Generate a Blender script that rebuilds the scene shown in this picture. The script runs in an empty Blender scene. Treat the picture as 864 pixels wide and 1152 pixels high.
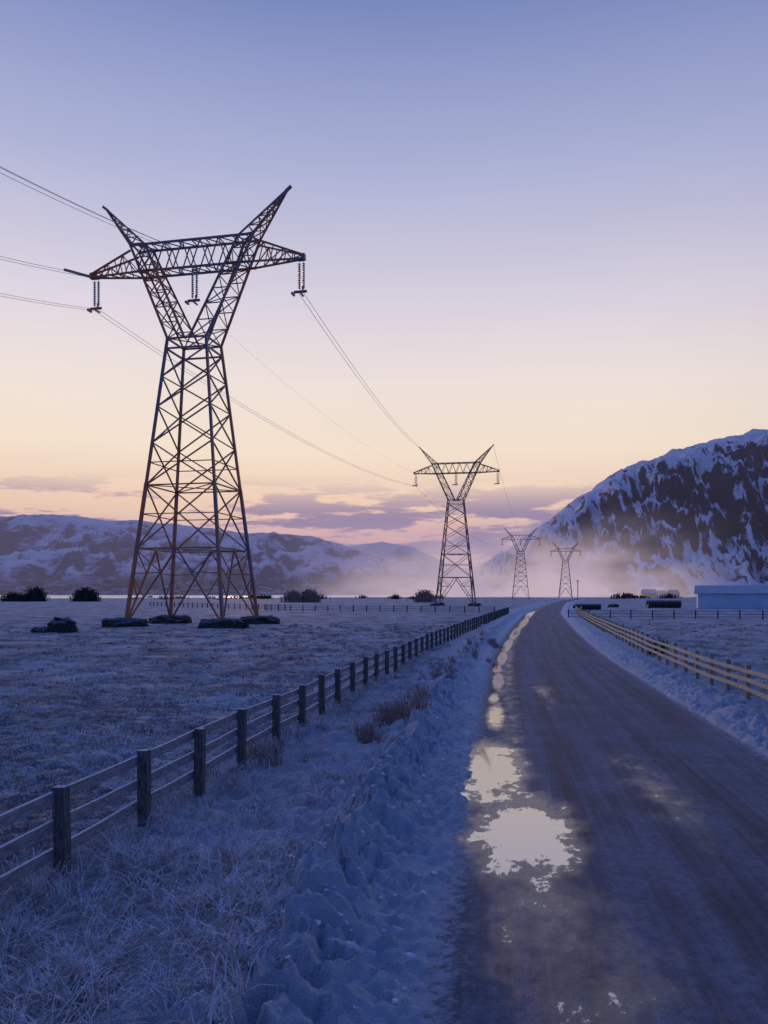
import bpy, math, random
import numpy as np
from mathutils import Vector
random.seed(7); rng=np.random.default_rng(7)
scene=bpy.context.scene
scene.view_settings.view_transform='Standard'
scene.view_settings.look='None'
scene.view_settings.exposure=0

# ------------------------------------------------------------------ helpers
def s2l(c):
    return tuple(((v/255)/12.92 if v/255<=0.04045 else ((v/255+0.055)/1.055)**2.4) for v in c)+(1,)
def hsh(ix,iy,seed):
    h=(ix.astype(np.int64)*374761393+iy.astype(np.int64)*668265263+seed*974711)&0x7fffffff
    h=((h^(h>>13))*1274126177)&0x7fffffff
    h=(h^(h>>16))&0x7fffffff
    return h/0x7fffffff
def pn(x,y,seed=0):
    x=np.asarray(x,float);y=np.asarray(y,float)
    xi=np.floor(x);yi=np.floor(y);fx=x-xi;fy=y-yi
    u=fx*fx*fx*(fx*(fx*6-15)+10);v=fy*fy*fy*(fy*(fy*6-15)+10)
    def g(dx,dy):
        a=hsh(xi+dx,yi+dy,seed)*2*np.pi
        return np.cos(a)*(fx-dx)+np.sin(a)*(fy-dy)
    n0=g(0,0)*(1-u)+g(1,0)*u;n1=g(0,1)*(1-u)+g(1,1)*u
    return (n0*(1-v)+n1*v)*1.5
def fbm(x,y,o=4,seed=0,gain=.5):
    r=0;a=1
    for i in range(o):
        r=r+a*pn(x*2**i,y*2**i,seed+i*17);a*=gain
    return r
def sst(a,b,x):
    t=np.clip((x-a)/(b-a),0,1);return t*t*(3-2*t)

CY=[-40,0,6,15,31,40,61,78,131,200,288,360,500]
CX=[-3.2,2.35,3.2,4.5,6.85,8.2,12.1,15.4,26,42,63,82,122]
_yy=np.linspace(-40,500,2161);_xx=np.interp(_yy,CY,CX)
for _ in range(3):
    k=21;_xp=np.pad(_xx,(k,k),mode='reflect',reflect_type='odd');_xx=np.convolve(_xp,np.ones(2*k+1)/(2*k+1),'valid')
def cen(y): return np.interp(y,_yy,_xx)

def ground_h(X,Y):
    X=np.asarray(X,float);Y=np.asarray(Y,float)
    s=X-cen(Y)
    far=np.clip(25/np.maximum(Y,1),0,1)
    far2=np.clip(90/np.maximum(Y,1),0,1)
    tus=np.clip(fbm(X/.45,Y/.45,2,61),0,1)
    field=.10*pn(X/4,Y/4,1)*far2+.07*fbm(X/.7,Y/.7,3,2)*far2+.045*pn(X/.14,Y/.14,9)*far+.10*tus*far2
    lum=1-np.abs(fbm(X/.34,Y/.34,2,5,.5))*1.6
    lum2=fbm(X/.15,Y/.15,2,8)
    w=.25*pn(Y/2.5,Y*0+3,11)
    crestL=np.exp(-(np.abs((s+4.1+w)/.50))**2.4)
    crestR=np.exp(-((s-3.75+w)/.6)**2)
    wid=np.exp(-((s+4.1)/1.15)**2)+np.exp(-((s-4.1)/1.2)**2)
    h=field*(1-.5*np.clip(wid,0,1))
    clump=sst(-.25,.10,fbm(X/.42,Y/.42,3,21))
    h=h+crestL*(.13+.27*clump+.12*fbm(X/1.3,Y/1.3,2,23))+crestR*(.22+.14*fbm(X/.7,Y/.7,2,22))
    h=h+np.clip(wid,0,1)*far*(.13*np.clip(lum,0,1)+.09*np.clip(lum2,-.25,1)-.04)
    a=np.abs(s)
    edge=2.85+.10*pn(X/.6,Y/.6,31)+.06*pn(X/.15,Y/.15,32)
    t=sst(edge-.08,edge+.2,a)
    inner=-.06
    sh=np.maximum(h,.0)*.6+.035+.045*np.clip(lum2,-.6,1)*far
    h2=np.where(a<4.2, sh*(1-sst(3.3,4.2,a))+h*sst(3.3,4.2,a), h)
    return inner*(1-t)+h2*t

def mk_mesh(name,verts,faces,mats=(),smooth=False,mi=None):
    me=bpy.data.meshes.new(name);me.from_pydata([tuple(v) for v in verts],[],faces);me.update()
    for m in mats: me.materials.append(m)
    if mi is not None: me.polygons.foreach_set('material_index',np.array(mi,dtype=np.int32))
    if smooth: me.polygons.foreach_set('use_smooth',np.ones(len(me.polygons),dtype=bool))
    ob=bpy.data.objects.new(name,me);scene.collection.objects.link(ob);return ob
def grid_mesh(name,X,Y,Z,mat,uv=None,attrs=None):
    R,C=X.shape
    me=bpy.data.meshes.new(name)
    co=np.stack([X,Y,Z],-1).reshape(-1,3).astype(np.float32)
    i=np.arange(R*C).reshape(R,C)
    f=np.stack([i[:-1,:-1],i[:-1,1:],i[1:,1:],i[1:,:-1]],-1).reshape(-1,4)
    n=len(f)
    me.vertices.add(R*C);me.vertices.foreach_set('co',co.ravel())
    me.loops.add(n*4);me.loops.foreach_set('vertex_index',f.ravel().astype(np.int32))
    me.polygons.add(n);me.polygons.foreach_set('loop_start',(np.arange(n)*4).astype(np.int32))
    me.polygons.foreach_set('loop_total',np.full(n,4,dtype=np.int32))
    me.update(calc_edges=True)
    me.polygons.foreach_set('use_smooth',np.ones(n,dtype=bool))
    if attrs:
        for k,v in attrs.items():
            a=me.attributes.new(k,'FLOAT','POINT');a.data.foreach_set('value',v.ravel().astype(np.float32))
    me.materials.append(mat)
    ob=bpy.data.objects.new(name,me);scene.collection.objects.link(ob);return ob

class MB:
    def __init__(s): s.v=[];s.f=[];s.m=[]
    def beam(s,p,q,w,h=None,m=0,up=(0,0,1)):
        h=h or w
        p=Vector(p);q=Vector(q);d=(q-p)
        if d.length<1e-6:return
        d.normalize();u=Vector(up)
        if abs(d.dot(u))>.95:u=Vector((1,0,0)) if abs(d.x)<.9 else Vector((0,1,0))
        a=d.cross(u).normalized();b=a.cross(d).normalized()
        n=len(s.v)
        for c in (p,q):
            for sa,sb in((-1,-1),(1,-1),(1,1),(-1,1)):
                s.v.append(c+a*(w/2*sa)+b*(h/2*sb))
        for F in((0,1,2,3),(7,6,5,4),(0,4,5,1),(1,5,6,2),(2,6,7,3),(3,7,4,0)):
            s.f.append(tuple(n+i for i in F));s.m.append(m)
    def box(s,c,d,m=0):
        s.beam((c[0],c[1]-d[1]/2,c[2]),(c[0],c[1]+d[1]/2,c[2]),d[0],d[2],m)
    def quad(s,a,b,c,d,m=0):
        n=len(s.v);s.v+= [Vector(a),Vector(b),Vector(c),Vector(d)];s.f.append((n,n+1,n+2,n+3));s.m.append(m)
    def tri(s,a,b,c,m=0):
        n=len(s.v);s.v+= [Vector(a),Vector(b),Vector(c)];s.f.append((n,n+1,n+2));s.m.append(m)
    def lathe(s,p,prof,seg=8,m=0):
        n=len(s.v)
        for r,z in prof:
            for k in range(seg):
                a=2*math.pi*k/seg;s.v.append(Vector((p[0]+r*math.cos(a),p[1]+r*math.sin(a),p[2]+z)))
        for i in range(len(prof)-1):
            for k in range(seg):
                k2=(k+1)%seg
                s.f.append((n+i*seg+k,n+i*seg+k2,n+(i+1)*seg+k2,n+(i+1)*seg+k));s.m.append(m)
    def obj(s,name,mats,smooth=False): return mk_mesh(name,s.v,s.f,mats,smooth,s.m)

# ------------------------------------------------------------------ materials
def newmat(name):
    m=bpy.data.materials.new(name);m.use_nodes=True
    nt=m.node_tree;b=nt.nodes['Principled BSDF'];return m,nt,b
def N(nt,t,**k):
    n=nt.nodes.new(t)
    for a,v in k.items():setattr(n,a,v)
    return n
def noise(nt,scale,detail=4,rough=.55,coord=None,mapscale=None,rot=None):
    n=N(nt,'ShaderNodeTexNoise');n.inputs['Scale'].default_value=scale;n.inputs['Detail'].default_value=detail;n.inputs['Roughness'].default_value=rough
    if coord is None:
        g=N(nt,'ShaderNodeNewGeometry');coord=g.outputs['Position']
    if mapscale:
        mp=N(nt,'ShaderNodeMapping');mp.inputs['Scale'].default_value=mapscale
        if rot: mp.inputs['Rotation'].default_value=rot
        nt.links.new(coord,mp.inputs[0]);coord=mp.outputs[0]
    nt.links.new(coord,n.inputs['Vector']);return n.outputs['Fac']
def ramp(nt,fac,stops):
    r=N(nt,'ShaderNodeValToRGB');e=r.color_ramp.elements
    e[0].position=stops[0][0];e[0].color=stops[0][1];e[1].position=stops[-1][0];e[1].color=stops[-1][1]
    for p,c in stops[1:-1]:
        x=e.new(p);x.color=c
    nt.links.new(fac,r.inputs[0]);return r.outputs[0]
def maprange(nt,v,a,b,c=0,d=1,smooth=True):
    m=N(nt,'ShaderNodeMapRange');m.interpolation_type='SMOOTHSTEP' if smooth else 'LINEAR'
    for i,x in enumerate((a,b,c,d)):m.inputs[1+i].default_value=x
    nt.links.new(v,m.inputs[0]);return m.outputs[0]
def math_(nt,op,a,b=None):
    m=N(nt,'ShaderNodeMath',operation=op)
    for i,x in enumerate((a,b)):
        if x is None:continue
        if isinstance(x,(int,float)):m.inputs[i].default_value=x
        else:nt.links.new(x,m.inputs[i])
    return m.outputs[0]
def mix(nt,f,a,b):
    m=N(nt,'ShaderNodeMix',data_type='RGBA')
    if isinstance(f,(int,float)):m.inputs[0].default_value=f
    else:nt.links.new(f,m.inputs[0])
    for i,x in((6,a),(7,b)):
        if isinstance(x,tuple):m.inputs[i].default_value=x if len(x)==4 else x+(1,)
        else:nt.links.new(x,m.inputs[i])
    return m.outputs[2]
def fmix(nt,f,a,b):
    m=N(nt,'ShaderNodeMix',data_type='FLOAT');nt.links.new(f,m.inputs[0])
    for i,x in((2,a),(3,b)):
        if isinstance(x,(int,float)):m.inputs[i].default_value=x
        else:nt.links.new(x,m.inputs[i])
    return m.outputs[0]
def bump(nt,b,h,strength,dist):
    n=N(nt,'ShaderNodeBump');n.inputs['Strength'].default_value=strength;n.inputs['Distance'].default_value=dist
    nt.links.new(h,n.inputs['Height']);nt.links.new(n.outputs[0],b.inputs['Normal']);return n

# snow ground with dead grass poking through
msnow,nt,b=newmat('snowy_ground')
at_=N(nt,'ShaderNodeAttribute',attribute_name='grassy')
n1=noise(nt,.30,5,.6);n2=noise(nt,4,6,.7);n3=noise(nt,26,3,.65)
g=math_(nt,'ADD',math_(nt,'MULTIPLY',n1,.8),math_(nt,'MULTIPLY',n2,.8))
g=math_(nt,'ADD',g,math_(nt,'MULTIPLY',math_(nt,'SUBTRACT',n3,.5),1.1))
g=math_(nt,'MULTIPLY',maprange(nt,g,.64,.95),at_.outputs['Fac'])
snowc=mix(nt,n2,(.64,.73,.86),(.88,.91,.95))
grass=mix(nt,n3,(.11,.09,.085),(.33,.29,.30))
nt.links.new(mix(nt,g,snowc,grass),b.inputs['Base Color'])
b.inputs['Roughness'].default_value=.75
b.inputs['Specular IOR Level'].default_value=.2
hh=math_(nt,'ADD',n3,math_(nt,'MULTIPLY',noise(nt,75,3,.65),.7))
bump(nt,b,hh,1.0,.06)

# road
mroad,nt,b=newmat('wet_frosted_asphalt')
S=N(nt,'ShaderNodeAttribute',attribute_name='s').outputs['Fac']
L=N(nt,'ShaderNodeAttribute',attribute_name='l').outputs['Fac']
W=N(nt,'ShaderNodeAttribute',attribute_name='wet').outputs['Fac']
cx=N(nt,'ShaderNodeCombineXYZ');nt.links.new(S,cx.inputs[0]);nt.links.new(L,cx.inputs[1])
C=cx.outputs[0]
streak=noise(nt,1,4,.55,C,(2.2,.05,1));streak2=noise(nt,1,3,.6,C,(14,.12,1))
patch=noise(nt,.7,6,.65,C);grain=noise(nt,55,3,.75,C);spk=noise(nt,8,6,.75,C)
absS=math_(nt,'ABSOLUTE',S)
edgef=maprange(nt,math_(nt,'ADD',absS,math_(nt,'MULTIPLY',math_(nt,'SUBTRACT',spk,.5),1.6)),2.6,3.05)
fr=math_(nt,'ADD',math_(nt,'MULTIPLY',streak,.8),math_(nt,'MULTIPLY',patch,.55))
fr=math_(nt,'ADD',fr,math_(nt,'MULTIPLY',streak2,.36))
frost=maprange(nt,fr,.68,1.02)
fl=math_(nt,'MULTIPLY',frost,maprange(nt,spk,.34,.60,.35,1))
base=mix(nt,maprange(nt,grain,.3,.7),(.038,.048,.070),(.125,.145,.20))
base=mix(nt,math_(nt,'MULTIPLY',fl,.72),base,(.32,.38,.50))
base=mix(nt,math_(nt,'MULTIPLY',edgef,.7),base,(.6,.65,.75))
nz=math_(nt,'ADD',math_(nt,'MULTIPLY',math_(nt,'SUBTRACT',noise(nt,2.3,6,.62,C,(1,.6,1)),.5),1.25),math_(nt,'MULTIPLY',math_(nt,'SUBTRACT',noise(nt,9,5,.65,C,(1,.5,1)),.5),.55))
wn=math_(nt,'ADD',W,nz)
pud=maprange(nt,wn,.49,.55)
damp=maprange(nt,math_(nt,'ADD',W,math_(nt,'MULTIPLY',nz,.55)),.10,.42)
base=mix(nt,math_(nt,'MULTIPLY',damp,.6),base,(.04,.048,.068))
nt.links.new(mix(nt,pud,base,(.26,.22,.22)),b.inputs['Base Color'])
r=math_(nt,'ADD',math_(nt,'MULTIPLY',fl,.1),.62)
r=fmix(nt,damp,r,.25)
nt.links.new(fmix(nt,pud,r,.04),b.inputs['Roughness'])
io=fmix(nt,damp,1.24,1.5)
nt.links.new(fmix(nt,pud,io,5.5),b.inputs['IOR'])
bs=math_(nt,'SUBTRACT',1.0,math_(nt,'MULTIPLY',pud,.985))
bs=math_(nt,'MULTIPLY',bs,math_(nt,'SUBTRACT',1.0,math_(nt,'MULTIPLY',damp,.75)))
hgt=math_(nt,'ADD',math_(nt,'MULTIPLY',grain,.9),math_(nt,'MULTIPLY',spk,1.4))
hgt=math_(nt,'ADD',hgt,math_(nt,'MULTIPLY',streak2,.7))
bn=bump(nt,b,hgt,.5,.025);nt.links.new(math_(nt,'MULTIPLY',bs,.9),bn.inputs['Strength'])

def simple(name,c1,c2,scale=8,rough=.6,metal=0,bumpd=0,ms=None,frost=0,obj=False,lo=.3,hi=.7):
    m,nt,b=newmat(name)
    n=noise(nt,scale,5,.6,None,ms)
    col=mix(nt,maprange(nt,n,lo,hi),c1,c2)
    if frost:
        ge=N(nt,'ShaderNodeNewGeometry');sp=N(nt,'ShaderNodeSeparateXYZ');nt.links.new(ge.outputs['Normal'],sp.inputs[0])
        f=math_(nt,'MULTIPLY',maprange(nt,sp.outputs[2],.4,.8),frost)
        nf=noise(nt,30,3,.6)
        f=math_(nt,'MULTIPLY',f,maprange(nt,nf,.3,.55))
        col=mix(nt,f,col,(.75,.8,.88))
    nt.links.new(col,b.inputs['Base Color'])
    b.inputs['Roughness'].default_value=rough;b.inputs['Metallic'].default_value=metal
    if bumpd: bump(nt,b,n,.6,bumpd)
    return m
msteel=simple('steel_rust_and_glow',(.22,.20,.21),(.60,.21,.09),.20,.42,.2,0,(1,1,.6),0,False,.38,.58)  # orange rust patches widened to paint warm backlit glow into the steel colour
mins=simple('insulator_glass',(.35,.35,.38),(.5,.5,.52),3,.2)
mwire=simple('aluminium_wire',(.42,.40,.42),(.52,.5,.5),1,.5,.3)
mwood=simple('weathered_wood',(.20,.195,.20),(.42,.41,.42),2,.8,0,.004,(3,3,20),.9)
mpost=simple('dark_wood_post',(.07,.065,.065),(.20,.185,.18),6,.85,0,.006,(6,6,1),.9)
mcream=simple('pale_wood_rail',(.48,.43,.28),(.64,.58,.40),3,.7,0,.003,None,.6)
mcreamp=simple('pale_wood_post',(.30,.24,.15),(.48,.40,.26),4,.8,0,.004,None,.7)
mconc=simple('dark_footing',(.02,.02,.022),(.09,.08,.075),3,.9,0,.08,None,.25)
mrock=simple('dark_boulder',(.02,.018,.018),(.07,.06,.055),4,.9,0,.05,None,.3)
mgrass=simple('frosted_dead_grass',(.34,.26,.23),(.82,.82,.88),5,.8,0,0,None,0,False,.35,.6)
mfgrass=simple('field_dead_grass',(.18,.135,.115),(.60,.56,.58),2,.8)
mtall=simple('dry_reddish_grass',(.24,.13,.09),(.52,.38,.31),7,.8)
mbush=simple('bare_twigs',(.03,.024,.022),(.08,.06,.05),.3,.9)
mbarnw=simple('painted_metal_wall',(.60,.74,.84),(.72,.83,.92),.5,.5)
mroof=simple('frosted_roof',(.36,.44,.54),(.48,.55,.64),.7,.6)
mtrim=simple('trim_paint',(.2,.22,.26),(.26,.28,.3),1,.6)
mhay=simple('wrapped_bale',(.015,.016,.018),(.05,.05,.055),3,.5,0,.03,None,.5)
mhouse=simple('house_wall_paint',(.25,.08,.06),(.4,.3,.28),.05,.7)
mclod=simple('snow_clod',(.64,.73,.86),(.88,.91,.95),4,.75,0,.01)

def mountmat(name,snow,rock,lo,hi,ns,forest_z=None,ms=(1,1,1),k1=.95,k2=.35,n6=6,rot=None,kc=.3):
    m,nt,b=newmat(name)
    ge=N(nt,'ShaderNodeNewGeometry');sp=N(nt,'ShaderNodeSeparateXYZ');nt.links.new(ge.outputs['Normal'],sp.inputs[0])
    pz=N(nt,'ShaderNodeSeparateXYZ');nt.links.new(ge.outputs['Position'],pz.inputs[0])
    cl=N(nt,'ShaderNodeAttribute',attribute_name='cliff').outputs['Fac']
    n=noise(nt,ns,8,.68,None,ms,rot)
    n2=noise(nt,ns*n6,5,.7,None,ms,rot)
    v=math_(nt,'ADD',sp.outputs[2],math_(nt,'MULTIPLY',math_(nt,'SUBTRACT',n,.5),k1))
    v=math_(nt,'ADD',v,math_(nt,'MULTIPLY',math_(nt,'SUBTRACT',n2,.5),k2))
    v=math_(nt,'SUBTRACT',v,math_(nt,'MULTIPLY',cl,kc))
    f=maprange(nt,v,lo,hi)
    rk=mix(nt,n2,rock,tuple(x*2.4 for x in rock))
    col=mix(nt,f,rk,snow)
    if forest_z:
        q=math_(nt,'SUBTRACT',pz.outputs[2],math_(nt,'MULTIPLY',math_(nt,'SUBTRACT',n,.5),forest_z*2.2))
        q=maprange(nt,q,forest_z*.55,forest_z*1.35,1,0)
        q=math_(nt,'MULTIPLY',q,maprange(nt,n2,.38,.6,.45,1))
        col=mix(nt,q,col,(.045,.04,.045))
    nt.links.new(col,b.inputs['Base Color']);b.inputs['Roughness'].default_value=.9;b.inputs['Specular IOR Level'].default_value=.1
    bump(nt,b,n2,.7,5)
    return m
mmt=mountmat('mountain_rock_snow',(.88,.90,.95),(.05,.043,.048),.50,.74,.016,None,(1.5,.3,.4),1.3,1.5,4,(0,.35,.35),.10)
mhl=mountmat('hill_snow',(.88,.84,.88),(.09,.075,.09),.66,.94,.0045,60,(1,1,2.5),1.4,.8)

# ------------------------------------------------------------------ ground
rows=[-14,-10,-6,-3,-1,1,2,3]
y=3.6
while y<6500:
    rows.append(y);y+=max(.028,.006*y)
rows=np.array(rows)
neg=list(np.arange(-8,-2.5,.042));mid=[-2.3,-1.2,0,1.2,2.3];pos=list(np.arange(2.5,6.5,.06))
l=[];d=.05;x=-8
while x>-6500: x-=d;l.append(x);d=min(d*1.045,1e9)
rgt=[];d=.06;x=6.5
while x<6500: x+=d;rgt.append(x);d*=1.05
cols=np.array(l[::-1]+neg+mid+pos+rgt)
Sg,Yg=np.meshgrid(cols,rows)
Xg=Sg+cen(Yg)
Zg=ground_h(Xg,Yg)
gr=sst(4.6,6.2,-Sg)*(.5+.5*sst(6.5,8.5,-Sg))+sst(4.6,6.0,Sg)*.95
gr=np.clip(gr,0,1)
ground=grid_mesh('snowy_ground',Xg,Yg,Zg,msnow,attrs={'grassy':gr})

# ------------------------------------------------------------------ road
ry=[-14];
while ry[-1]<500: ry.append(ry[-1]+max(.06,.005*abs(ry[-1])))
ry=np.array(ry);rs=np.arange(-3.3,3.301,.06)
Sr,Yr=np.meshgrid(rs,ry);Xr=Sr+cen(Yr)
Zr=.0+.025*(1-(Sr/3.3)**2)-.012*np.exp(-((np.abs(Sr+2.1))/.3)**2)
wet=np.zeros_like(Sr)
def pd(x,yv,rx,ry_,a=1.0,tilt=0.14):
    global wet
    dy=(Yr-yv);dx=(Xr-x)-tilt*dy
    q=np.sqrt((dx/rx)**2+(dy/ry_)**2)
    wet=np.maximum(wet,a*np.clip(1.05-.52*q,0,1))
def ps(s,yv,rx,ry_,a=1.0):
    global wet
    q=np.sqrt(((Sr-s)/rx)**2+((Yr-yv)/ry_)**2);wet=np.maximum(wet,a*np.clip(1.05-.52*q,0,1))
pd(1.95,14.6,.48,2.0,.97);pd(1.88,10.7,.54,1.45,.97);pd(1.62,12.6,.15,.9,.7)
ps(-2.45,21,.17,1.7,.95);ps(-2.52,24.4,.12,.9,.85);ps(-2.42,29.5,.15,2.2,.9);ps(-2.5,34,.14,1.3,.85);ps(-2.35,40,.17,3.2,.85);ps(-2.3,50,.2,5,.85);ps(-2.2,66,.25,8,.85);ps(-2.0,90,.3,12,.85);ps(-2,125,.4,16,.85)
pd(1.60,8.0,.50,2.2,.43);pd(1.80,6.2,.50,1.6,.43);pd(4.45,12.8,.45,2.4,.34,.05)
pd(5.2,26,.3,3,.3)
wet=np.maximum(wet,.24*np.exp(-((Sr+2.1)/.45)**2))
road=grid_mesh('road',Xr,Yr,Zr,mroad,attrs={'s':Sr,'l':Yr,'wet':wet})

# ------------------------------------------------------------------ a few snow clods on the ploughed banks
def clods():
    t=(1+5**.5)/2
    iv=np.array([(-1,t,0),(1,t,0),(-1,-t,0),(1,-t,0),(0,-1,t),(0,1,t),(0,-1,-t),(0,1,-t),(t,0,-1),(t,0,1),(-t,0,-1),(-t,0,1)])/math.sqrt(1+t*t)
    fi=np.array([(0,11,5),(0,5,1),(0,1,7),(0,7,10),(0,10,11),(1,5,9),(5,11,4),(11,10,2),(10,7,6),(7,1,8),(3,9,4),(3,4,2),(3,2,6),(3,6,8),(3,8,9),(4,9,5),(2,4,11),(6,2,10),(8,6,7),(9,8,1)])
    n=1100
    y=4.5+rng.random(n)**1.5*50
    left=rng.random(n)<.7
    s=np.where(left,-3.8+rng.normal(0,.55,n),3.7+rng.normal(0,.4,n))
    s=np.where(left,np.minimum(s,-2.8),np.maximum(s,2.8))
    x=s+cen(y);r=.010+.04*rng.random(n)**5+.0005*y
    z=ground_h(x,y)-r*.3
    P=iv[None]*r[:,None,None]*(1+.25*rng.standard_normal((n,12,1)))*np.array([1.3,1.3,.7])+np.stack([x,y,z],-1)[:,None,:]
    F=(fi[None]+(np.arange(n)*12)[:,None,None]).reshape(-1,3)
    me=bpy.data.meshes.new('snow_clods');me.from_pydata(P.reshape(-1,3).tolist(),[],F.tolist());me.update()
    me.polygons.foreach_set('use_smooth',np.ones(len(me.polygons),dtype=bool));me.materials.append(mclod)
    o=bpy.data.objects.new('snow_clods',me);scene.collection.objects.link(o)
clods()

# ------------------------------------------------------------------ hills
def hill(name,xs,ys,crest,foot,prof,mat,amp,shape,sc=60,seed=50,back=1.5,cliffy=0):
    X,Y=np.meshgrid(xs,ys)
    px=[(p[0]-432)/900*crest for p in prof];pz=[(668-p[1])/900*crest+3.2 for p in prof]
    wob=fbm(X/(sc*6),Y/(sc*6),3,seed)*(crest-foot)*.12
    P=np.interp(X+wob*.2,px,pz)
    t=(Y-foot+wob)/(crest-foot)
    g=np.interp(t,[s[0] for s in shape],[s[1] for s in shape])
    bk=1-sst(1.05,back,t)*.8
    rid=1-np.abs(fbm(X/sc,Y/(sc*2.2),5,seed+3))*1.3
    env=np.clip(t*2.5,0,1)*np.clip(P/60,0,1)
    lower=np.where(t<1,np.clip((1-t)*3,0.12,1),.12)
    Z=P*g*bk+amp*env*lower*(rid-.75)+amp*.3*env*lower*fbm(X/(sc*.3),Y/(sc*.5),3,seed+9)-1.0
    wn=.10*fbm(X/140,Y/140,3,seed+30)
    cl=(sst(.36,.46,t+wn)*(1-sst(.70,.80,t+wn)))*cliffy if cliffy else np.zeros_like(X)
    return grid_mesh(name,X,Y,Z,mat,attrs={'cliff':cl})
shape=[(-1,-.02),(0,0),(.15,.05),(.35,.2),(.5,.42),(.66,.72),(.8,.88),(1,1),(3,1)]
hill('mountain',np.arange(110,2300,5.),np.arange(850,2300,6.),1500,950,
 [(490,671),(520,652),(555,628),(595,602),(635,572),(676,542),(700,526),(724,516),(760,503),(800,494),(864,480),(1000,458),(1500,430)],mmt,66,shape,70,50,1.5,1)
sh2=[(-1,-.02),(0,0),(.3,.2),(.6,.6),(.85,.93),(1,1),(3,1)]
hill('hills',np.arange(-3600,800,14),np.arange(1700,4600,16.),3200,2100,
 [(-900,560),(-300,570),(-100,592),(0,581),(60,579),(120,584),(190,588),(260,597),(340,601),(380,610),(430,630),(480,650),(560,668),(700,672)],mhl,75,sh2,230,80)
hill('hills',np.arange(-1500,2600,25),np.arange(4200,7400,30.),5600,4400,
 [(100,640),(300,625),(380,614),(430,610),(465,614),(490,628),(520,640),(600,632),(700,620),(900,600)],mhl,90,sh2,420,120)

# frozen lake
mlake=simple('lake_ice',(.90,.90,.92),(.97,.97,.98),.01,.28,.8)
pts=[]
for i in range(80):
    a=2*math.pi*i/80
    rx=1000+90*math.sin(3*a+1)+50*math.sin(7*a);rv=760+50*math.sin(4*a)
    pts.append((-800+rx*math.cos(a),1130+rv*math.sin(a),.14))
mk_mesh('frozen_lake',pts,[tuple(range(80))],[mlake])

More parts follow.
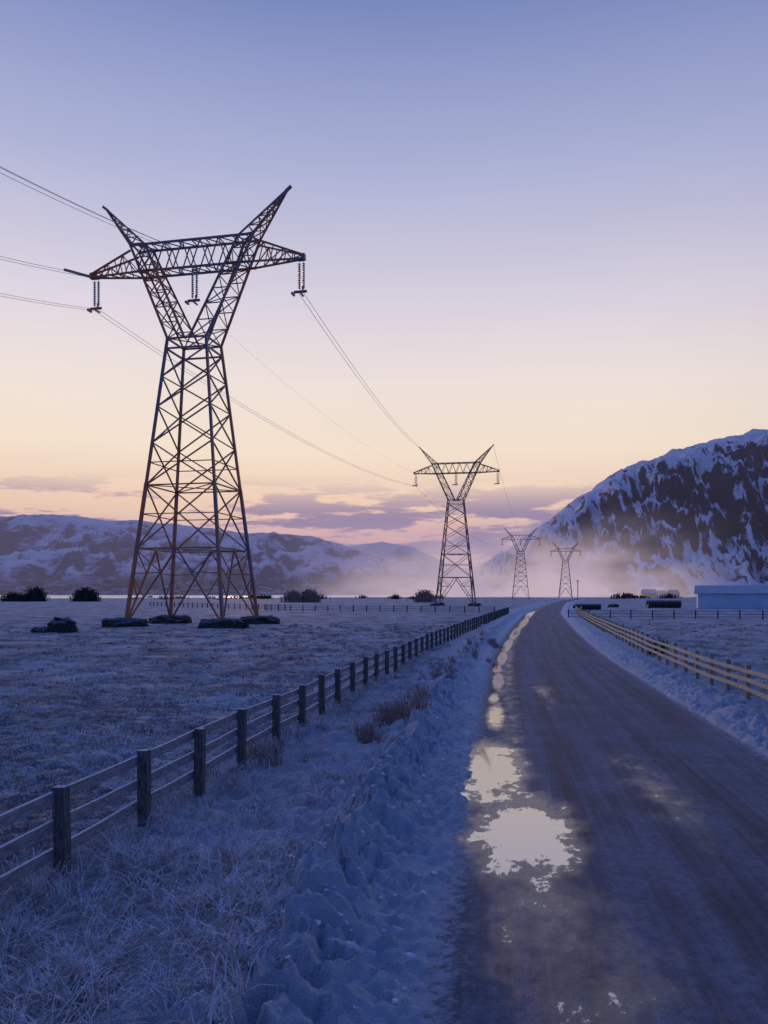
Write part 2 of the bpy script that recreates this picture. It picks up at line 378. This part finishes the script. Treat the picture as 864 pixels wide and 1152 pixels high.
# ------------------------------------------------------------------ transmission towers
def build_tower():
    m=MB();A=.27;B=.125;Cc=.09
    ZW=28.4
    hwx=lambda z:5.0-(5.0-2.05)*z/ZW
    hwy=lambda z:4.6-(4.6-1.8)*z/ZW
    def c(i,z):
        sx,sy=((-1,-1),(1,-1),(1,1),(-1,1))[i%4]
        return Vector((sx*hwx(z),sy*hwy(z),z))
    lv=[0,7.6,13.8,18.0,21.6,24.6,27.4]
    for i in range(4):
        m.beam(c(i,-.2),c(i,14),A*1.1);m.beam(c(i,14),c(i,ZW),A*.9)
    for i in range(4):
        z0,z1=lv[0],lv[1];mid=(c(i,z1)+c(i+1,z1))/2
        m.beam(c(i,z0+.3),mid,B*1.2);m.beam(c(i+1,z0+.3),mid,B*1.2)
        m.beam(c(i,z1),c(i+1,z1),B)
        for k in(i,i+1):
            for fz in(.35,.68):
                z=z0+(z1-z0)*fz;on=c(k,z0+.3).lerp(mid,fz)
                m.beam(c(k,z),on,Cc)
                m.beam(c(k,z0+(z1-z0)*(fz+.3)),on,Cc)
        for j in range(1,len(lv)-1):
            z0,z1=lv[j],lv[j+1]
            m.beam(c(i,z0),c(i+1,z1),B);m.beam(c(i+1,z0),c(i,z1),B)
            if j in(1,2):
                w0=hwx(z0);w1=hwx(z1);t=w0/(w0+w1);zc=z0+(z1-z0)*t
                X=(c(i,z0).lerp(c(i+1,z1),t))
                m.beam(c(i,zc),X,Cc) ;m.beam(c(i+1,zc),X,Cc)
            if j==1: m.beam(c(i,z1),c(i+1,z1),B)
        for z in(lv[-1],ZW): m.beam(c(i,z),c(i+1,z),B*1.3)
    for z in(lv[1],lv[2],ZW):
        m.beam(c(0,z),c(2,z),Cc);m.beam(c(1,z),c(3,z),Cc)
    for sgn in(-1,1):
        ZB=35.7;ZT=38.4
        def oc(z,sy):
            t=(z-ZW)/(ZT-ZW);return Vector((sgn*(2.05+(6.6-2.05)*t),sy*(1.8+(0.85-1.8)*t),z))
        def ic(z,sy):
            t=(z-ZW)/(ZT-ZW);return Vector((sgn*(.25+(5.0-.25)*t),sy*(1.8+(0.85-1.8)*t),z))
        zs=[ZW,30.1,31.7,33.2,34.5,ZB,37.1,ZT]
        for sy in(-1,1):
            m.beam(oc(ZW,sy),oc(ZT,sy),A*.72);m.beam(ic(ZW,sy),ic(ZT,sy),A*.72)
            for k in range(len(zs)-1):
                a,b_=zs[k],zs[k+1]
                m.beam(oc(a,sy),ic(b_,sy),Cc)
                if k%2==0:m.beam(ic(a,sy),oc(b_,sy),Cc)
                if k: m.beam(oc(a,sy),ic(a,sy),Cc)
        for k in range(len(zs)-1):
            a,b_=zs[k],zs[k+1]
            q=1 if k%2 else -1
            m.beam(oc(a,q),oc(b_,-q),Cc);m.beam(ic(a,q),ic(b_,-q),Cc)
        tip=Vector((sgn*9.9,0,42.9))
        base=[oc(ZT,-1),ic(ZT,-1),ic(ZT,1),oc(ZT,1)]
        for p in base:m.beam(p,tip,A*.55)
        fs=[0,.2,.4,.58,.75,.88]
        for k in range(len(fs)-1):
            for i in range(4):
                p,q=base[i],base[(i+1)%4]
                a=p.lerp(tip,fs[k]);bb=q.lerp(tip,fs[k+1])
                m.beam(a,bb,Cc)
                m.beam(p.lerp(tip,fs[k+1]),bb,Cc*.8)
        m.beam(tip-Vector((sgn*.3,0,.3)),tip+Vector((sgn*.25,0,.15)),.25)
        tp_=sgn*11.4
        for sy in(-1,1):
            bA=Vector((sgn*6,sy*.85,ZB));bT=Vector((tp_,sy*.12,ZB+.15));tA=oc(ZT,sy)-Vector((0,0,.5));tT=Vector((tp_,sy*.12,ZB+.5))
            m.beam(bA,bT,A*.6);m.beam(tA,tT,A*.6)
            for k in range(5):
                t0,t1=k/5,(k+1)/5
                if k%2==0:m.beam(bA.lerp(bT,t0),tA.lerp(tT,t1),Cc)
                else:m.beam(tA.lerp(tT,t0),bA.lerp(bT,t1),Cc)
                m.beam(bA.lerp(bT,t1),tA.lerp(tT,t1),Cc*.9)
        for k in range(5):
            t0,t1=k/5,(k+1)/5
            a=Vector((sgn*6,.85,ZB)).lerp(Vector((tp_,.12,ZB+.15)),t0);bb=Vector((sgn*6,-.85,ZB)).lerp(Vector((tp_,-.12,ZB+.15)),t1)
            m.beam(a,bb,Cc)
        m.box((tp_,0,ZB+.3),(.35,.5,.6))
    for sy in(-1,1):
        m.beam((-6.2,sy*.85,35.7),(6.2,sy*.85,35.7),A*.7);m.beam((-6.6,sy*.85,38.4),(6.6,sy*.85,38.4),A*.7)
        n=6
        for k in range(n):
            x0=-5.8+11.6*k/n;x1=-5.8+11.6*(k+1)/n;xm=(x0+x1)/2
            m.beam((x0,sy*.85,35.7),(xm,sy*.85,38.4),Cc*1.1);m.beam((xm,sy*.85,38.4),(x1,sy*.85,35.7),Cc*1.1)
    for k in range(9):
        x0=-5.8+11.6*k/8
        for z in(35.7,38.4):
            m.beam((x0,-.85,z),(x0,.85,z),Cc)
            if k<8:m.beam((x0,-.85,z),(x0+1.45,.85,z),Cc)
    for x in(-10.9,0,11.2):
        for dx in(-.22,.22):
            prof=[(.02,0)];z=-.35
            prof.append((.02,z))
            for k in range(14):
                prof+=[(.15,z-.03),(.15,z-.07),(.05,z-.11),(.05,z-.17)];z-=.18
            prof+=[(.02,z),(.02,z-.2)]
            m.lathe((x+dx,0,35.75),prof,8,1)
        zb=35.75-3.1
        m.beam((x-.75,0,zb),(x+.55,0,zb),.18,.22);m.beam((x-.9,-.2,zb-.12),(x-.9,.5,zb-.12),.2)
        m.beam((x,-.6,zb-.22),(x,.6,zb-.22),.14);m.beam((x-.3,0,35.7),(x+.3,0,35.7),.16)
        m.beam((x+.1,0,zb),(x+.1,0,zb+.5),.1)
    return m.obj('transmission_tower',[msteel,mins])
T=[((-19.0,80.3),-12),((19.4,215.5),-11),((82,480),-10),((140,617),-16)]
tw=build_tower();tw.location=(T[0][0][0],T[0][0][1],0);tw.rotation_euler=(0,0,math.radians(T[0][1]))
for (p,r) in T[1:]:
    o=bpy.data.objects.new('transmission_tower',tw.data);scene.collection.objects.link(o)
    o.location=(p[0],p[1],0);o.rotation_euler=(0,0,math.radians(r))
def tp(i,l):
    (x,y),r=T[i];r=math.radians(r);return Vector((x+l[0]*math.cos(r)-l[1]*math.sin(r),y+l[0]*math.sin(r)+l[1]*math.cos(r),l[2]))
T0=Vector((-57,-56,0))
def t0(l):
    r=math.radians(-14);return Vector((T0.x+l[0]*math.cos(r),T0.y+l[0]*math.sin(r),l[2]))
def wire(m,a,b,sag,r,n=60):
    prev=None
    for i in range(n+1):
        t=i/n;p=a.lerp(b,t);p.z-=4*sag*t*(1-t)
        if prev: m.beam(prev,p,r*2)
        prev=p
def line(name,a,b,sag,r=.028,bundle=2,gap=.4):
    m=MB()
    for k in range(bundle):
        off=Vector(((k-(bundle-1)/2)*gap,0,0.15*(k%2)));wire(m,a+off,b+off,sag,r)
    return m.obj(name,[mwire])
Lc=(-10.9,0,32.4);Mc=(0,0,32.4);Rc=(11.2,0,32.4);LH=(-9.9,0,42.9);RH=(9.9,0,42.9)
line('power_line',tp(0,Lc),t0(Lc),9.5,.014)
line('power_line',tp(0,(-3,0,38.4)),t0((-3,0,38.4)),7.5,.014,3,.45)
line('power_line',tp(0,(-11.4,0,35.9)),t0((-11.4,0,34.5)),9.5,.015,2)
line('power_line',tp(0,Lc),tp(1,Lc),3,.015,2)
line('power_line',tp(0,Rc),tp(1,LH),1.6,.017,2)
line('power_line',tp(0,Mc),tp(1,Mc),4,.005,1)
line('power_line',tp(1,RH),tp(2,(0,0,38.4)),3,.026,1)
line('power_line',tp(1,Lc),tp(2,Lc),5,.02,1)
line('power_line',tp(2,RH),tp(3,LH),3,.03,1)
m=MB();a=tp(0,(-11.4,0,35.9));bdir=(t0((-11.4,0,34.5))-a).normalized();bdir.z=-.21
for k in range(20):
    p=a+bdir*(.5+.2*k);m.beam(p,p+bdir*.06,.24);m.beam(p,p+bdir*.2,.07)
m.obj('strain_insulator',[mins])

def lump(name,cx,cy,w,d,h,mat,seed,n=14,flat=.5,zb=-.1,rg=.16):
    vs=[];fs=[]
    R=40;K=12
    for i in range(K+1):
        ph=math.pi/2*i/K
        for j in range(R):
            a=2*math.pi*j/R
            ca=abs(math.cos(a))**.7*math.copysign(1,math.cos(a));sa=abs(math.sin(a))**.7*math.copysign(1,math.sin(a))
            rr=math.cos(ph)**flat;ux=2.2*math.cos(a)*rr+seed;uy=2.2*math.sin(a)*rr+i*.25
            q=1+rg*float(pn(np.array(ux),np.array(uy),seed))+rg*.5*float(pn(np.array(ux*3),np.array(uy*3),seed+5))
            vs.append((cx+w/2*ca*rr*q,cy+d/2*sa*rr*q,zb+h*math.sin(ph)**.7*q*(.93+.07*math.cos(3*a+seed))))
    for i in range(K):
        for j in range(R):
            j2=(j+1)%R;fs.append((i*R+j,i*R+j2,(i+1)*R+j2,(i+1)*R+j))
    return mk_mesh(name,vs,fs,[mat],True)
for k,(lx,ly) in enumerate(((-5,-4.6),(5,-4.6),(5,4.6),(-5,4.6))):
    p=tp(0,(lx,ly,0));lump('tower_footing',p.x,p.y,4.4,2.8,1.0,mconc,3+k,rg=.2)
for k in range(4):
    p=tp(1,((-5,5,5,-5)[k],(-4.6,-4.6,4.6,4.6)[k],0));lump('tower_footing',p.x,p.y,3,2.5,.8,mconc,13+k)
lump('boulder',-26.5,66,2.3,2.0,1.25,mrock,9,rg=.2);lump('boulder',-28.0,65.5,1.5,1.3,.6,mrock,19,rg=.2)
lump('boulder',14.7,43,.95,.9,.85,mrock,29,rg=.2)

# ------------------------------------------------------------------ fences
def path_fn(pts):
    ys=[p[0] for p in pts];xs=[p[1] for p in pts];yy=np.linspace(ys[0],ys[-1],1500);xx=np.interp(yy,ys,xs)
    k=25;xp=np.pad(xx,(k,k),mode='reflect',reflect_type='odd');xx=np.convolve(xp,np.ones(2*k+1)/(2*k+1),'valid');return yy,xx
def fence(name,yy,xx,spacing,H,rails,rail_h,rail_t,post_w,mr,mp,side,seed,closeup=True):
    rd=random.Random(seed);m=MB()
    seg=np.hypot(np.diff(xx),np.diff(yy));L=np.concatenate([[0],np.cumsum(seg)])
    n=int(L[-1]/spacing);P=[]
    for i in range(n+1):
        d=i*spacing+rd.uniform(-.06,.06);P.append((float(np.interp(d,L,xx)),float(np.interp(d,L,yy))))
    prev=None
    for i,(x,y) in enumerate(P):
        j=min(i,len(P)-2);t=Vector((P[j+1][0]-P[j][0],P[j+1][1]-P[j][1],0)).normalized();nrm=Vector((t.y,-t.x,0))
        lean=Vector((rd.uniform(-.03,.03),rd.uniform(-.03,.03),0));hh=H+rd.uniform(-.03,.05)
        a=Vector((x,y,-.3));b_=Vector((x,y,hh))+lean
        m.beam(a,b_,post_w*rd.uniform(.92,1.08),post_w,1,up=tuple(nrm))
        cur=[]
        for rz in rails:
            cur.append(Vector((x,y,rz+rd.uniform(-.025,.025)))-nrm*side*(post_w/2+rail_t/2+.003))
        if prev:
            for q,(c0,c1) in enumerate(zip(prev,cur)):
                mid=(c0+c1)/2+Vector((0,0,rd.uniform(-.012,.006)))
                m.beam(c0,mid,rail_t,rail_h,0);m.beam(mid,c1,rail_t,rail_h,0)
        prev=cur
    return m.obj(name,[mr,mp])
yy,xx=path_fn([(-3,-5.1),(2,-4.5),(7.8,-3.77),(9.7,-3.45),(13.6,-2.85),(18,-2.05),(25.7,-.8),(43,2.4),(60,5.7),(78,9.4),(130,20.3)])
lf=(yy,xx)
fence('wooden_fence',yy,xx,2.0,1.06,(.93,.63,.33),.13,.045,.14,mwood,mpost,1,1)
yy,xx=path_fn([(2,7.7),(12,9.1),(21.8,10.55),(26.9,11.2),(37.4,12.9),(53.3,15.9),(78,20.6),(110,27),(144,34.5)])
rf_=(yy,xx)
fence('wooden_fence',yy,xx,2.0,1.1,(.93,.66,.39),.11,.045,.13,mcream,mcreamp,1,2)
def cross_fence(x0,y0,x1,y1,seed):
    X=np.linspace(x0,x1,400);Y=np.linspace(y0,y1,400)
    return fence('wooden_fence',Y,X,2.6,1.15,(1.0,.65,.3),.08,.06,.15,mwood,mpost,1,seed)
cross_fence(-22,150,19.5,131,5)
cross_fence(-60,205,-18,150.5,6)
cross_fence(24,104,60,96,7)

# ------------------------------------------------------------------ grass
def blades(name,places,mat):
    V=[];F=[]
    for (x,y,n,h,sp,w,lean) in places:
        z=float(ground_h(x,y))
        for _ in range(n):
            a=random.uniform(0,2*math.pi);r=sp*math.sqrt(random.random());bx=x+r*math.cos(a);by=y+r*math.sin(a)
            d=random.uniform(0,2*math.pi);hh=h*random.uniform(.45,1.1);ln=hh*lean*random.uniform(.4,1.5)
            dx,dy=math.cos(d),math.sin(d);px,py=-dy*w/2,dx*w/2;k=len(V)
            if random.random()<.5:px,py=w/2,0
            V+= [(bx-px,by-py,z-.03),(bx+px,by+py,z-.03),
                 (bx+dx*ln*.25-px*.8,by+dy*ln*.25-py*.8,z+hh*.5),(bx+dx*ln*.25+px*.8,by+dy*ln*.25+py*.8,z+hh*.5),
                 (bx+dx*ln*.65-px*.6,by+dy*ln*.65-py*.6,z+hh*.85),(bx+dx*ln*.65+px*.6,by+dy*ln*.65+py*.6,z+hh*.85),
                 (bx+dx*ln*1.15,by+dy*ln*1.15,z+hh*(.95-.35*min(lean,1)*random.random()))]
            F+=[(k,k+1,k+3,k+2),(k+2,k+3,k+5,k+4),(k+4,k+5,k+6)]
    return mk_mesh(name,V,F,[mat])
fx=lambda y:float(np.interp(y,lf[0],lf[1]))
pl=[]
for _ in range(620):
    y=5+ (random.random()**1.8)*34;c=float(cen(y));f=fx(y)
    x=random.uniform(f-.6,c-4.2)
    if float(pn(np.array(x/1.3),np.array(y/1.3),77))<.0: continue
    pl.append((x,y,random.randint(12,30),random.uniform(.10,.28),.18,.010+.0004*y,1.5))
for _ in range(260):
    y=5+(random.random()**1.5)*45;pl.append((fx(y)+random.gauss(0,.22),y,24,random.uniform(.14,.32),.2,.010+.0004*y,1.0))
for _ in range(80):
    y=random.uniform(5,9.8);c=float(cen(y));pl.append((random.uniform(c-6.8,c-4.6),y,44,random.uniform(.18,.36),.24,.011,1.9))
blades('frosted_grass',pl,mgrass)
pl=[]
for _ in range(4600):
    y=9+(random.random()**1.6)*75;f=fx(y);x=f-.3-abs(random.gauss(0,1))*(6+.4*y)
    if float(pn(np.array(x/2.5),np.array(y/3.5),78))<-.12: continue
    pl.append((x,y,10,random.uniform(.06,.15),.22,.008+.0007*y,1.1))
for _ in range(700):
    y=16+(random.random()**1.4)*70;c=float(cen(y));x=c+6+abs(random.gauss(0,1))*(5+.25*y)
    pl.append((x,y,9,random.uniform(.06,.15),.2,.008+.0007*y,.9))
blades('field_grass',pl,mfgrass)
pl=[]
for (cx_,cy_,n,sx,sy,h) in ((.25,19.2,26,.35,.9,.6),(-.4,17.0,10,.25,.6,.4),(-2.35,15.4,8,.25,.5,.42),(1.0,23,8,.3,2,.4),(2.2,31,10,.4,4,.4),(4.4,41,12,.5,5,.45),(6.6,52,14,.5,6,.45)):
    for _ in range(n):
        pl.append((random.gauss(cx_,sx*.6),random.gauss(cy_,sy*.6),20,h*random.uniform(.6,1.1),.14,.007+.0004*cy_,.5))
blades('dry_grass',pl,mtall)

# ------------------------------------------------------------------ shrubs
def twigs(name,clumps,mat):
    V=[];F=[]
    for (cx_,cy_,w,h,n) in clumps:
        for _ in range(n):
            u=random.gauss(0,.38);
            if abs(u)>1:continue
            x=cx_+u*w/2;y=cy_+random.gauss(0,w*.15)
            top=h*(1-.55*u*u)*random.uniform(.55,1.05)
            tw_=w*.012+.05;dx=random.gauss(0,h*.13)
            k=len(V);V+=[(x-tw_,y,-.3),(x+tw_,y,-.3),(x+dx+tw_*.2,y,top)];F.append((k,k+1,k+2))
            for _ in range(5):
                t=random.uniform(.25,.95);bx=x+dx*t;bz=top*t;l=h*.16*random.uniform(.4,1.2);a=random.uniform(0,2*math.pi)
                ex=bx+l*math.cos(a);ez=max(bz+abs(l*math.sin(a))*.9,0.1);ey=y+random.uniform(-l,l)
                k=len(V);V+=[(bx,y,bz-tw_*1.3),(bx+tw_*.8,y,bz+tw_*1.3),(ex,ey,ez)];F.append((k,k+1,k+2))
    return mk_mesh(name,V,F,[mat])
def at(px,Y):return (px-432)/900*Y
twigs('shrub',[(at(14,330),330,11,4,180),(at(38,330),332,10,6.3,260),(at(28,330),331,14,3.5,180)],mbush)
twigs('shrub',[(at(96,330),330,12,6.0,330)],mbush)
twigs('shrub',[(at(330,300),300,9,4.6,240),(at(348,300),302,9,5.2,240)],mtall)
twigs('shrub',[(at(478,300),300,9,5,160)],mtall)
cl=[]
for _ in range(22):
    px=random.uniform(130,560);Y=random.uniform(460,640);cl.append((at(px,Y),Y,random.uniform(6,18),random.uniform(1.2,3.5),50))
for _ in range(26):
    px=random.uniform(690,960);Y=random.uniform(480,820);cl.append((at(px,Y),Y,random.uniform(8,22),random.uniform(1.5,4.5),50))
twigs('distant_tree_line',cl,mbush)

# ------------------------------------------------------------------ barn & small things right
def empty(name,loc):
    e=bpy.data.objects.new(name,None);scene.collection.objects.link(e);e.location=loc;return e
def building(name,x,y,L,D,h,rh,rot,mw,mr,door=True,wins=5):
    e=empty(name,(x,y,0));e.rotation_euler=(0,0,rot)
    m=MB()
    m.quad((0,0,-.3),(L,0,-.3),(L,0,h),(0,0,h));m.quad((L,D,-.3),(0,D,-.3),(0,D,h),(L,D,h))
    for xx_ in(0,L):
        m.quad((xx_,0,-.3),(xx_,D,-.3),(xx_,D,h),(xx_,0,h));m.tri((xx_,0,h),(xx_,D,h),(xx_,D/2,h+rh))
    k=0
    while k<L: m.box((k+.05,-.03,h/2),(.08,.05,h));k+=.9
    w=m.obj('walls',[mw]);r=MB()
    for sy in(0,1):
        y0=-.5 if sy==0 else D+.5
        zo=h-.5*rh/(D/2)
        a=(-.5,y0,zo+.08);b_=(L+.5,y0,zo+.08);c=(L+.5,D/2,h+rh+.08);d=(-.5,D/2,h+rh+.08)
        r.quad(a,b_,c,d);r.quad(*[(p[0],p[1],p[2]+.18) for p in(a,b_,c,d)]);r.quad(a,b_,(b_[0],b_[1],b_[2]+.18),(a[0],a[1],a[2]+.18))
        for X in(-.5,L+.5): r.quad((X,y0,zo+.08),(X,D/2,h+rh+.08),(X,D/2,h+rh+.26),(X,y0,zo+.26))
    rf=r.obj('roof',[mr]);t=MB()
    if door:
        t.box((L*.55,-.06,h*.42),(h*1.0,.06,h*.84))
    for i in range(wins):
        t.box((L*(.08+.17*i)+ (L*.1 if i>1 else 0),-.06,h*.62),(h*.3,.06,h*.25))
    dd=t.obj('doors_and_windows',[mtrim])
    for o in(w,rf,dd):o.parent=e
building('barn',67.5,172,38,12,3.2,1.6,math.radians(-20),mbarnw,mroof,True,0)
building('farmhouse',228,700,11,7,4,3,.1,mhouse,mroof,False,3)
building('farmhouse',240,720,14,8,3.5,2.5,-.2,mbarnw,mroof,False,3)
building('farmhouse',252,700,8,7,3.5,3,.3,mhouse,mroof,False,2)
def bales(name,x,y,n,r,L,rows):
    m=MB()
    for j in range(rows):
        for i in range(n-j):
            cx0=x+(i+j*.5)*L*1.02;zc=r+j*r*1.75
            k=len(m.v);seg=18
            prof=[(-L/2,r*.85),(-L/2+.08,r),(0,r*1.02),(L/2-.08,r),(L/2,r*.85)]
            for (dx,rr_) in prof:
                for q in range(seg):
                    a=2*math.pi*q/seg;m.v.append(Vector((cx0+dx,y+rr_*math.cos(a),zc+rr_*math.sin(a)*.95)))
            for ii in range(4):
                for q in range(seg):
                    q2=(q+1)%seg;m.f.append((k+ii*seg+q,k+ii*seg+q2,k+(ii+1)*seg+q2,k+(ii+1)*seg+q));m.m.append(0)
            m.f.append(tuple(k+q for q in range(seg)));m.m.append(0)
            m.f.append(tuple(k+4*seg+q for q in range(seg))[::-1]);m.m.append(0)
    return m.obj(name,[mhay],True)
bales('hay_bale_stack',at(737,175),178,5,.95,1.45,1)
bales('hay_bale_stack',at(660,158),160,3,.65,1.3,1)
lump('boulder',at(690,190),190,2.5,2,.9,mrock,41);lump('boulder',at(652,175),176,2.2,2,1.0,mrock,42)
m=MB();px,py=at(650,420),420
m.beam((px,py,-.3),(px,py,10.5),.3,.3);m.beam((px-1,py,9.8),(px+1,py,9.8),.18,.22)
for dx in(-.8,0,.8):m.beam((px+dx,py,9.9),(px+dx,py,10.3),.12)
m.obj('utility_pole',[mpost])

# ------------------------------------------------------------------ mist & haze (real volumes; glow term stands for the multiply scattered light)
def volbox(name,c,d,dens,col,hetero=None):
    m=MB();m.box(c,d);mat=bpy.data.materials.new(name);mat.use_nodes=True;nt=mat.node_tree
    nt.nodes.remove(nt.nodes['Principled BSDF']);out=nt.nodes['Material Output']
    v=N(nt,'ShaderNodeVolumeAbsorption');v.inputs['Color'].default_value=(0,0,0,1);v.inputs['Density'].default_value=dens
    e_=N(nt,'ShaderNodeEmission');e_.inputs[0].default_value=col;e_.inputs[1].default_value=dens
    ad=N(nt,'ShaderNodeAddShader');nt.links.new(v.outputs[0],ad.inputs[0]);nt.links.new(e_.outputs[0],ad.inputs[1]);nt.links.new(ad.outputs[0],out.inputs['Volume'])
    if hetero:
        ge=N(nt,'ShaderNodeNewGeometry');sp=N(nt,'ShaderNodeSeparateXYZ');nt.links.new(ge.outputs['Position'],sp.inputs[0])
        n=noise(nt,.014,3,.6,ge.outputs['Position'],(1,.5,2.2))
        zz=maprange(nt,sp.outputs[2],0,d[2],1,0,False);zz=math_(nt,'POWER',zz,1.7)
        xl=maprange(nt,sp.outputs[0],c[0]-d[0]/2,c[0]+d[0]*.05);xr=maprange(nt,sp.outputs[0],c[0]+d[0]*.16,c[0]+d[0]*.46,1,0)
        yl=maprange(nt,sp.outputs[1],c[1]-d[1]/2,c[1]-d[1]*.15);yr=maprange(nt,sp.outputs[1],c[1]+d[1]*.2,c[1]+d[1]/2,1,0)
        e=math_(nt,'MULTIPLY',math_(nt,'MULTIPLY',xl,xr),math_(nt,'MULTIPLY',yl,yr));e=math_(nt,'MULTIPLY',e,zz)
        e=math_(nt,'MULTIPLY',e,maprange(nt,n,.36,.62,.06,1))
        dn=math_(nt,'MULTIPLY',e,dens);nt.links.new(dn,v.inputs['Density']);nt.links.new(dn,e_.inputs[1])
    return m.obj(name,[mat])
volbox('haze',(0,3400,170),(9000,5200,350),.00012,s2l((152,140,174)))
volbox('mist',(120,850,45),(480,460,90),.017,s2l((198,176,190)),True)

# ------------------------------------------------------------------ world
w=bpy.data.worlds.new('World');scene.world=w;w.use_nodes=True;nt=w.node_tree
bg=nt.nodes['Background']
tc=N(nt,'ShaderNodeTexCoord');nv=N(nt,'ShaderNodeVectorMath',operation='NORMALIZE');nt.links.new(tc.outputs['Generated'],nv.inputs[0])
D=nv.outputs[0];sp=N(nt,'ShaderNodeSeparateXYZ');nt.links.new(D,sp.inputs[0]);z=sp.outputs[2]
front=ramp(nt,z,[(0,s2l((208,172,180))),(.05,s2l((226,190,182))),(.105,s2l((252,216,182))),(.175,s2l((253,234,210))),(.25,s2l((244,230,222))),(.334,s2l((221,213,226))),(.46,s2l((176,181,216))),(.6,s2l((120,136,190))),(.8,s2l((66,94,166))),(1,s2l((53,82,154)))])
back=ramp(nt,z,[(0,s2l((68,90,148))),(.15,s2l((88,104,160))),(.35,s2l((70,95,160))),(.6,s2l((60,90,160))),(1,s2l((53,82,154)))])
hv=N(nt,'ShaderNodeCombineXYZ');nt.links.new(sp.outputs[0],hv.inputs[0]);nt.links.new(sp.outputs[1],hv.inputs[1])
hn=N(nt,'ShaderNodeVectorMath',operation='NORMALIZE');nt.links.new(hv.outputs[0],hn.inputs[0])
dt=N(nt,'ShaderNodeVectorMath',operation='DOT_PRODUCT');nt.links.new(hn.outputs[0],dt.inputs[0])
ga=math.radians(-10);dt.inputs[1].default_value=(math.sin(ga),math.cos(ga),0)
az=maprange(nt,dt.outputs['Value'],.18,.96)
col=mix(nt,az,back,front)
# low cloud bank over the valley mouth
cn=noise(nt,3.0,8,.62,D,(2.6,2.6,17))
d2=N(nt,'ShaderNodeVectorMath',operation='DOT_PRODUCT');nt.links.new(hn.outputs[0],d2.inputs[0]);gb=math.radians(4);d2.inputs[1].default_value=(math.sin(gb),math.cos(gb),0)
loc=maprange(nt,d2.outputs['Value'],.955,.995)
cn=math_(nt,'ADD',cn,math_(nt,'MULTIPLY',loc,.08))
band=math_(nt,'MULTIPLY',maprange(nt,z,.04,.07),maprange(nt,z,.09,.15,1,0))
low=math_(nt,'MULTIPLY',maprange(nt,z,.07,.10,1,0),maprange(nt,loc,0,1,.5,1))
cm=math_(nt,'MAXIMUM',math_(nt,'MULTIPLY',band,maprange(nt,cn,.49,.56)),math_(nt,'MULTIPLY',low,maprange(nt,cn,.34,.48)))
ccol=mix(nt,maprange(nt,cn,.50,.60),s2l((228,180,178)),s2l((138,124,162)))
col=mix(nt,math_(nt,'MULTIPLY',cm,.95),col,mix(nt,az,s2l((96,96,140)),ccol))
hn2=noise(nt,1.3,4,.6,D,(1,1,5))
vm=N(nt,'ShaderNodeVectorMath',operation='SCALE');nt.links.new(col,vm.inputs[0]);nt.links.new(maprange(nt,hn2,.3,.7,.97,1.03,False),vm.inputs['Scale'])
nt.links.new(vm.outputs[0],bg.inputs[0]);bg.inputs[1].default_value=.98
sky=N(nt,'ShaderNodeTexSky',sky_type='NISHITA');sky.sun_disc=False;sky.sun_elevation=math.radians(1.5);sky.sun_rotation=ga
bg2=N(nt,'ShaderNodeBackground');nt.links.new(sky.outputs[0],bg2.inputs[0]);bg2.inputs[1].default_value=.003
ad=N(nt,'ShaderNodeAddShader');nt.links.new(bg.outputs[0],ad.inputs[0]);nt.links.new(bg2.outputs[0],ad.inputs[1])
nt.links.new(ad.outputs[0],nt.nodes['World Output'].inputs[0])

sl=bpy.data.lights.new('sun','SUN');sl.energy=.6;sl.angle=math.radians(3);sl.color=(1,.5,.28)
so=bpy.data.objects.new('sun',sl);scene.collection.objects.link(so)
el=math.radians(5);dv=Vector((math.sin(ga)*math.cos(el),math.cos(ga)*math.cos(el),math.sin(el)))
so.rotation_euler=dv.to_track_quat('Z','Y').to_euler()

cam=bpy.data.cameras.new('camera');co=bpy.data.objects.new('camera',cam);scene.collection.objects.link(co)
co.location=(0,0,3.2);co.rotation_euler=(math.radians(90),0,0)
cam.sensor_fit='HORIZONTAL';cam.sensor_width=36;cam.lens=37.5;cam.shift_y=92/864
cam.clip_end=20000;cam.clip_start=.1
scene.camera=co
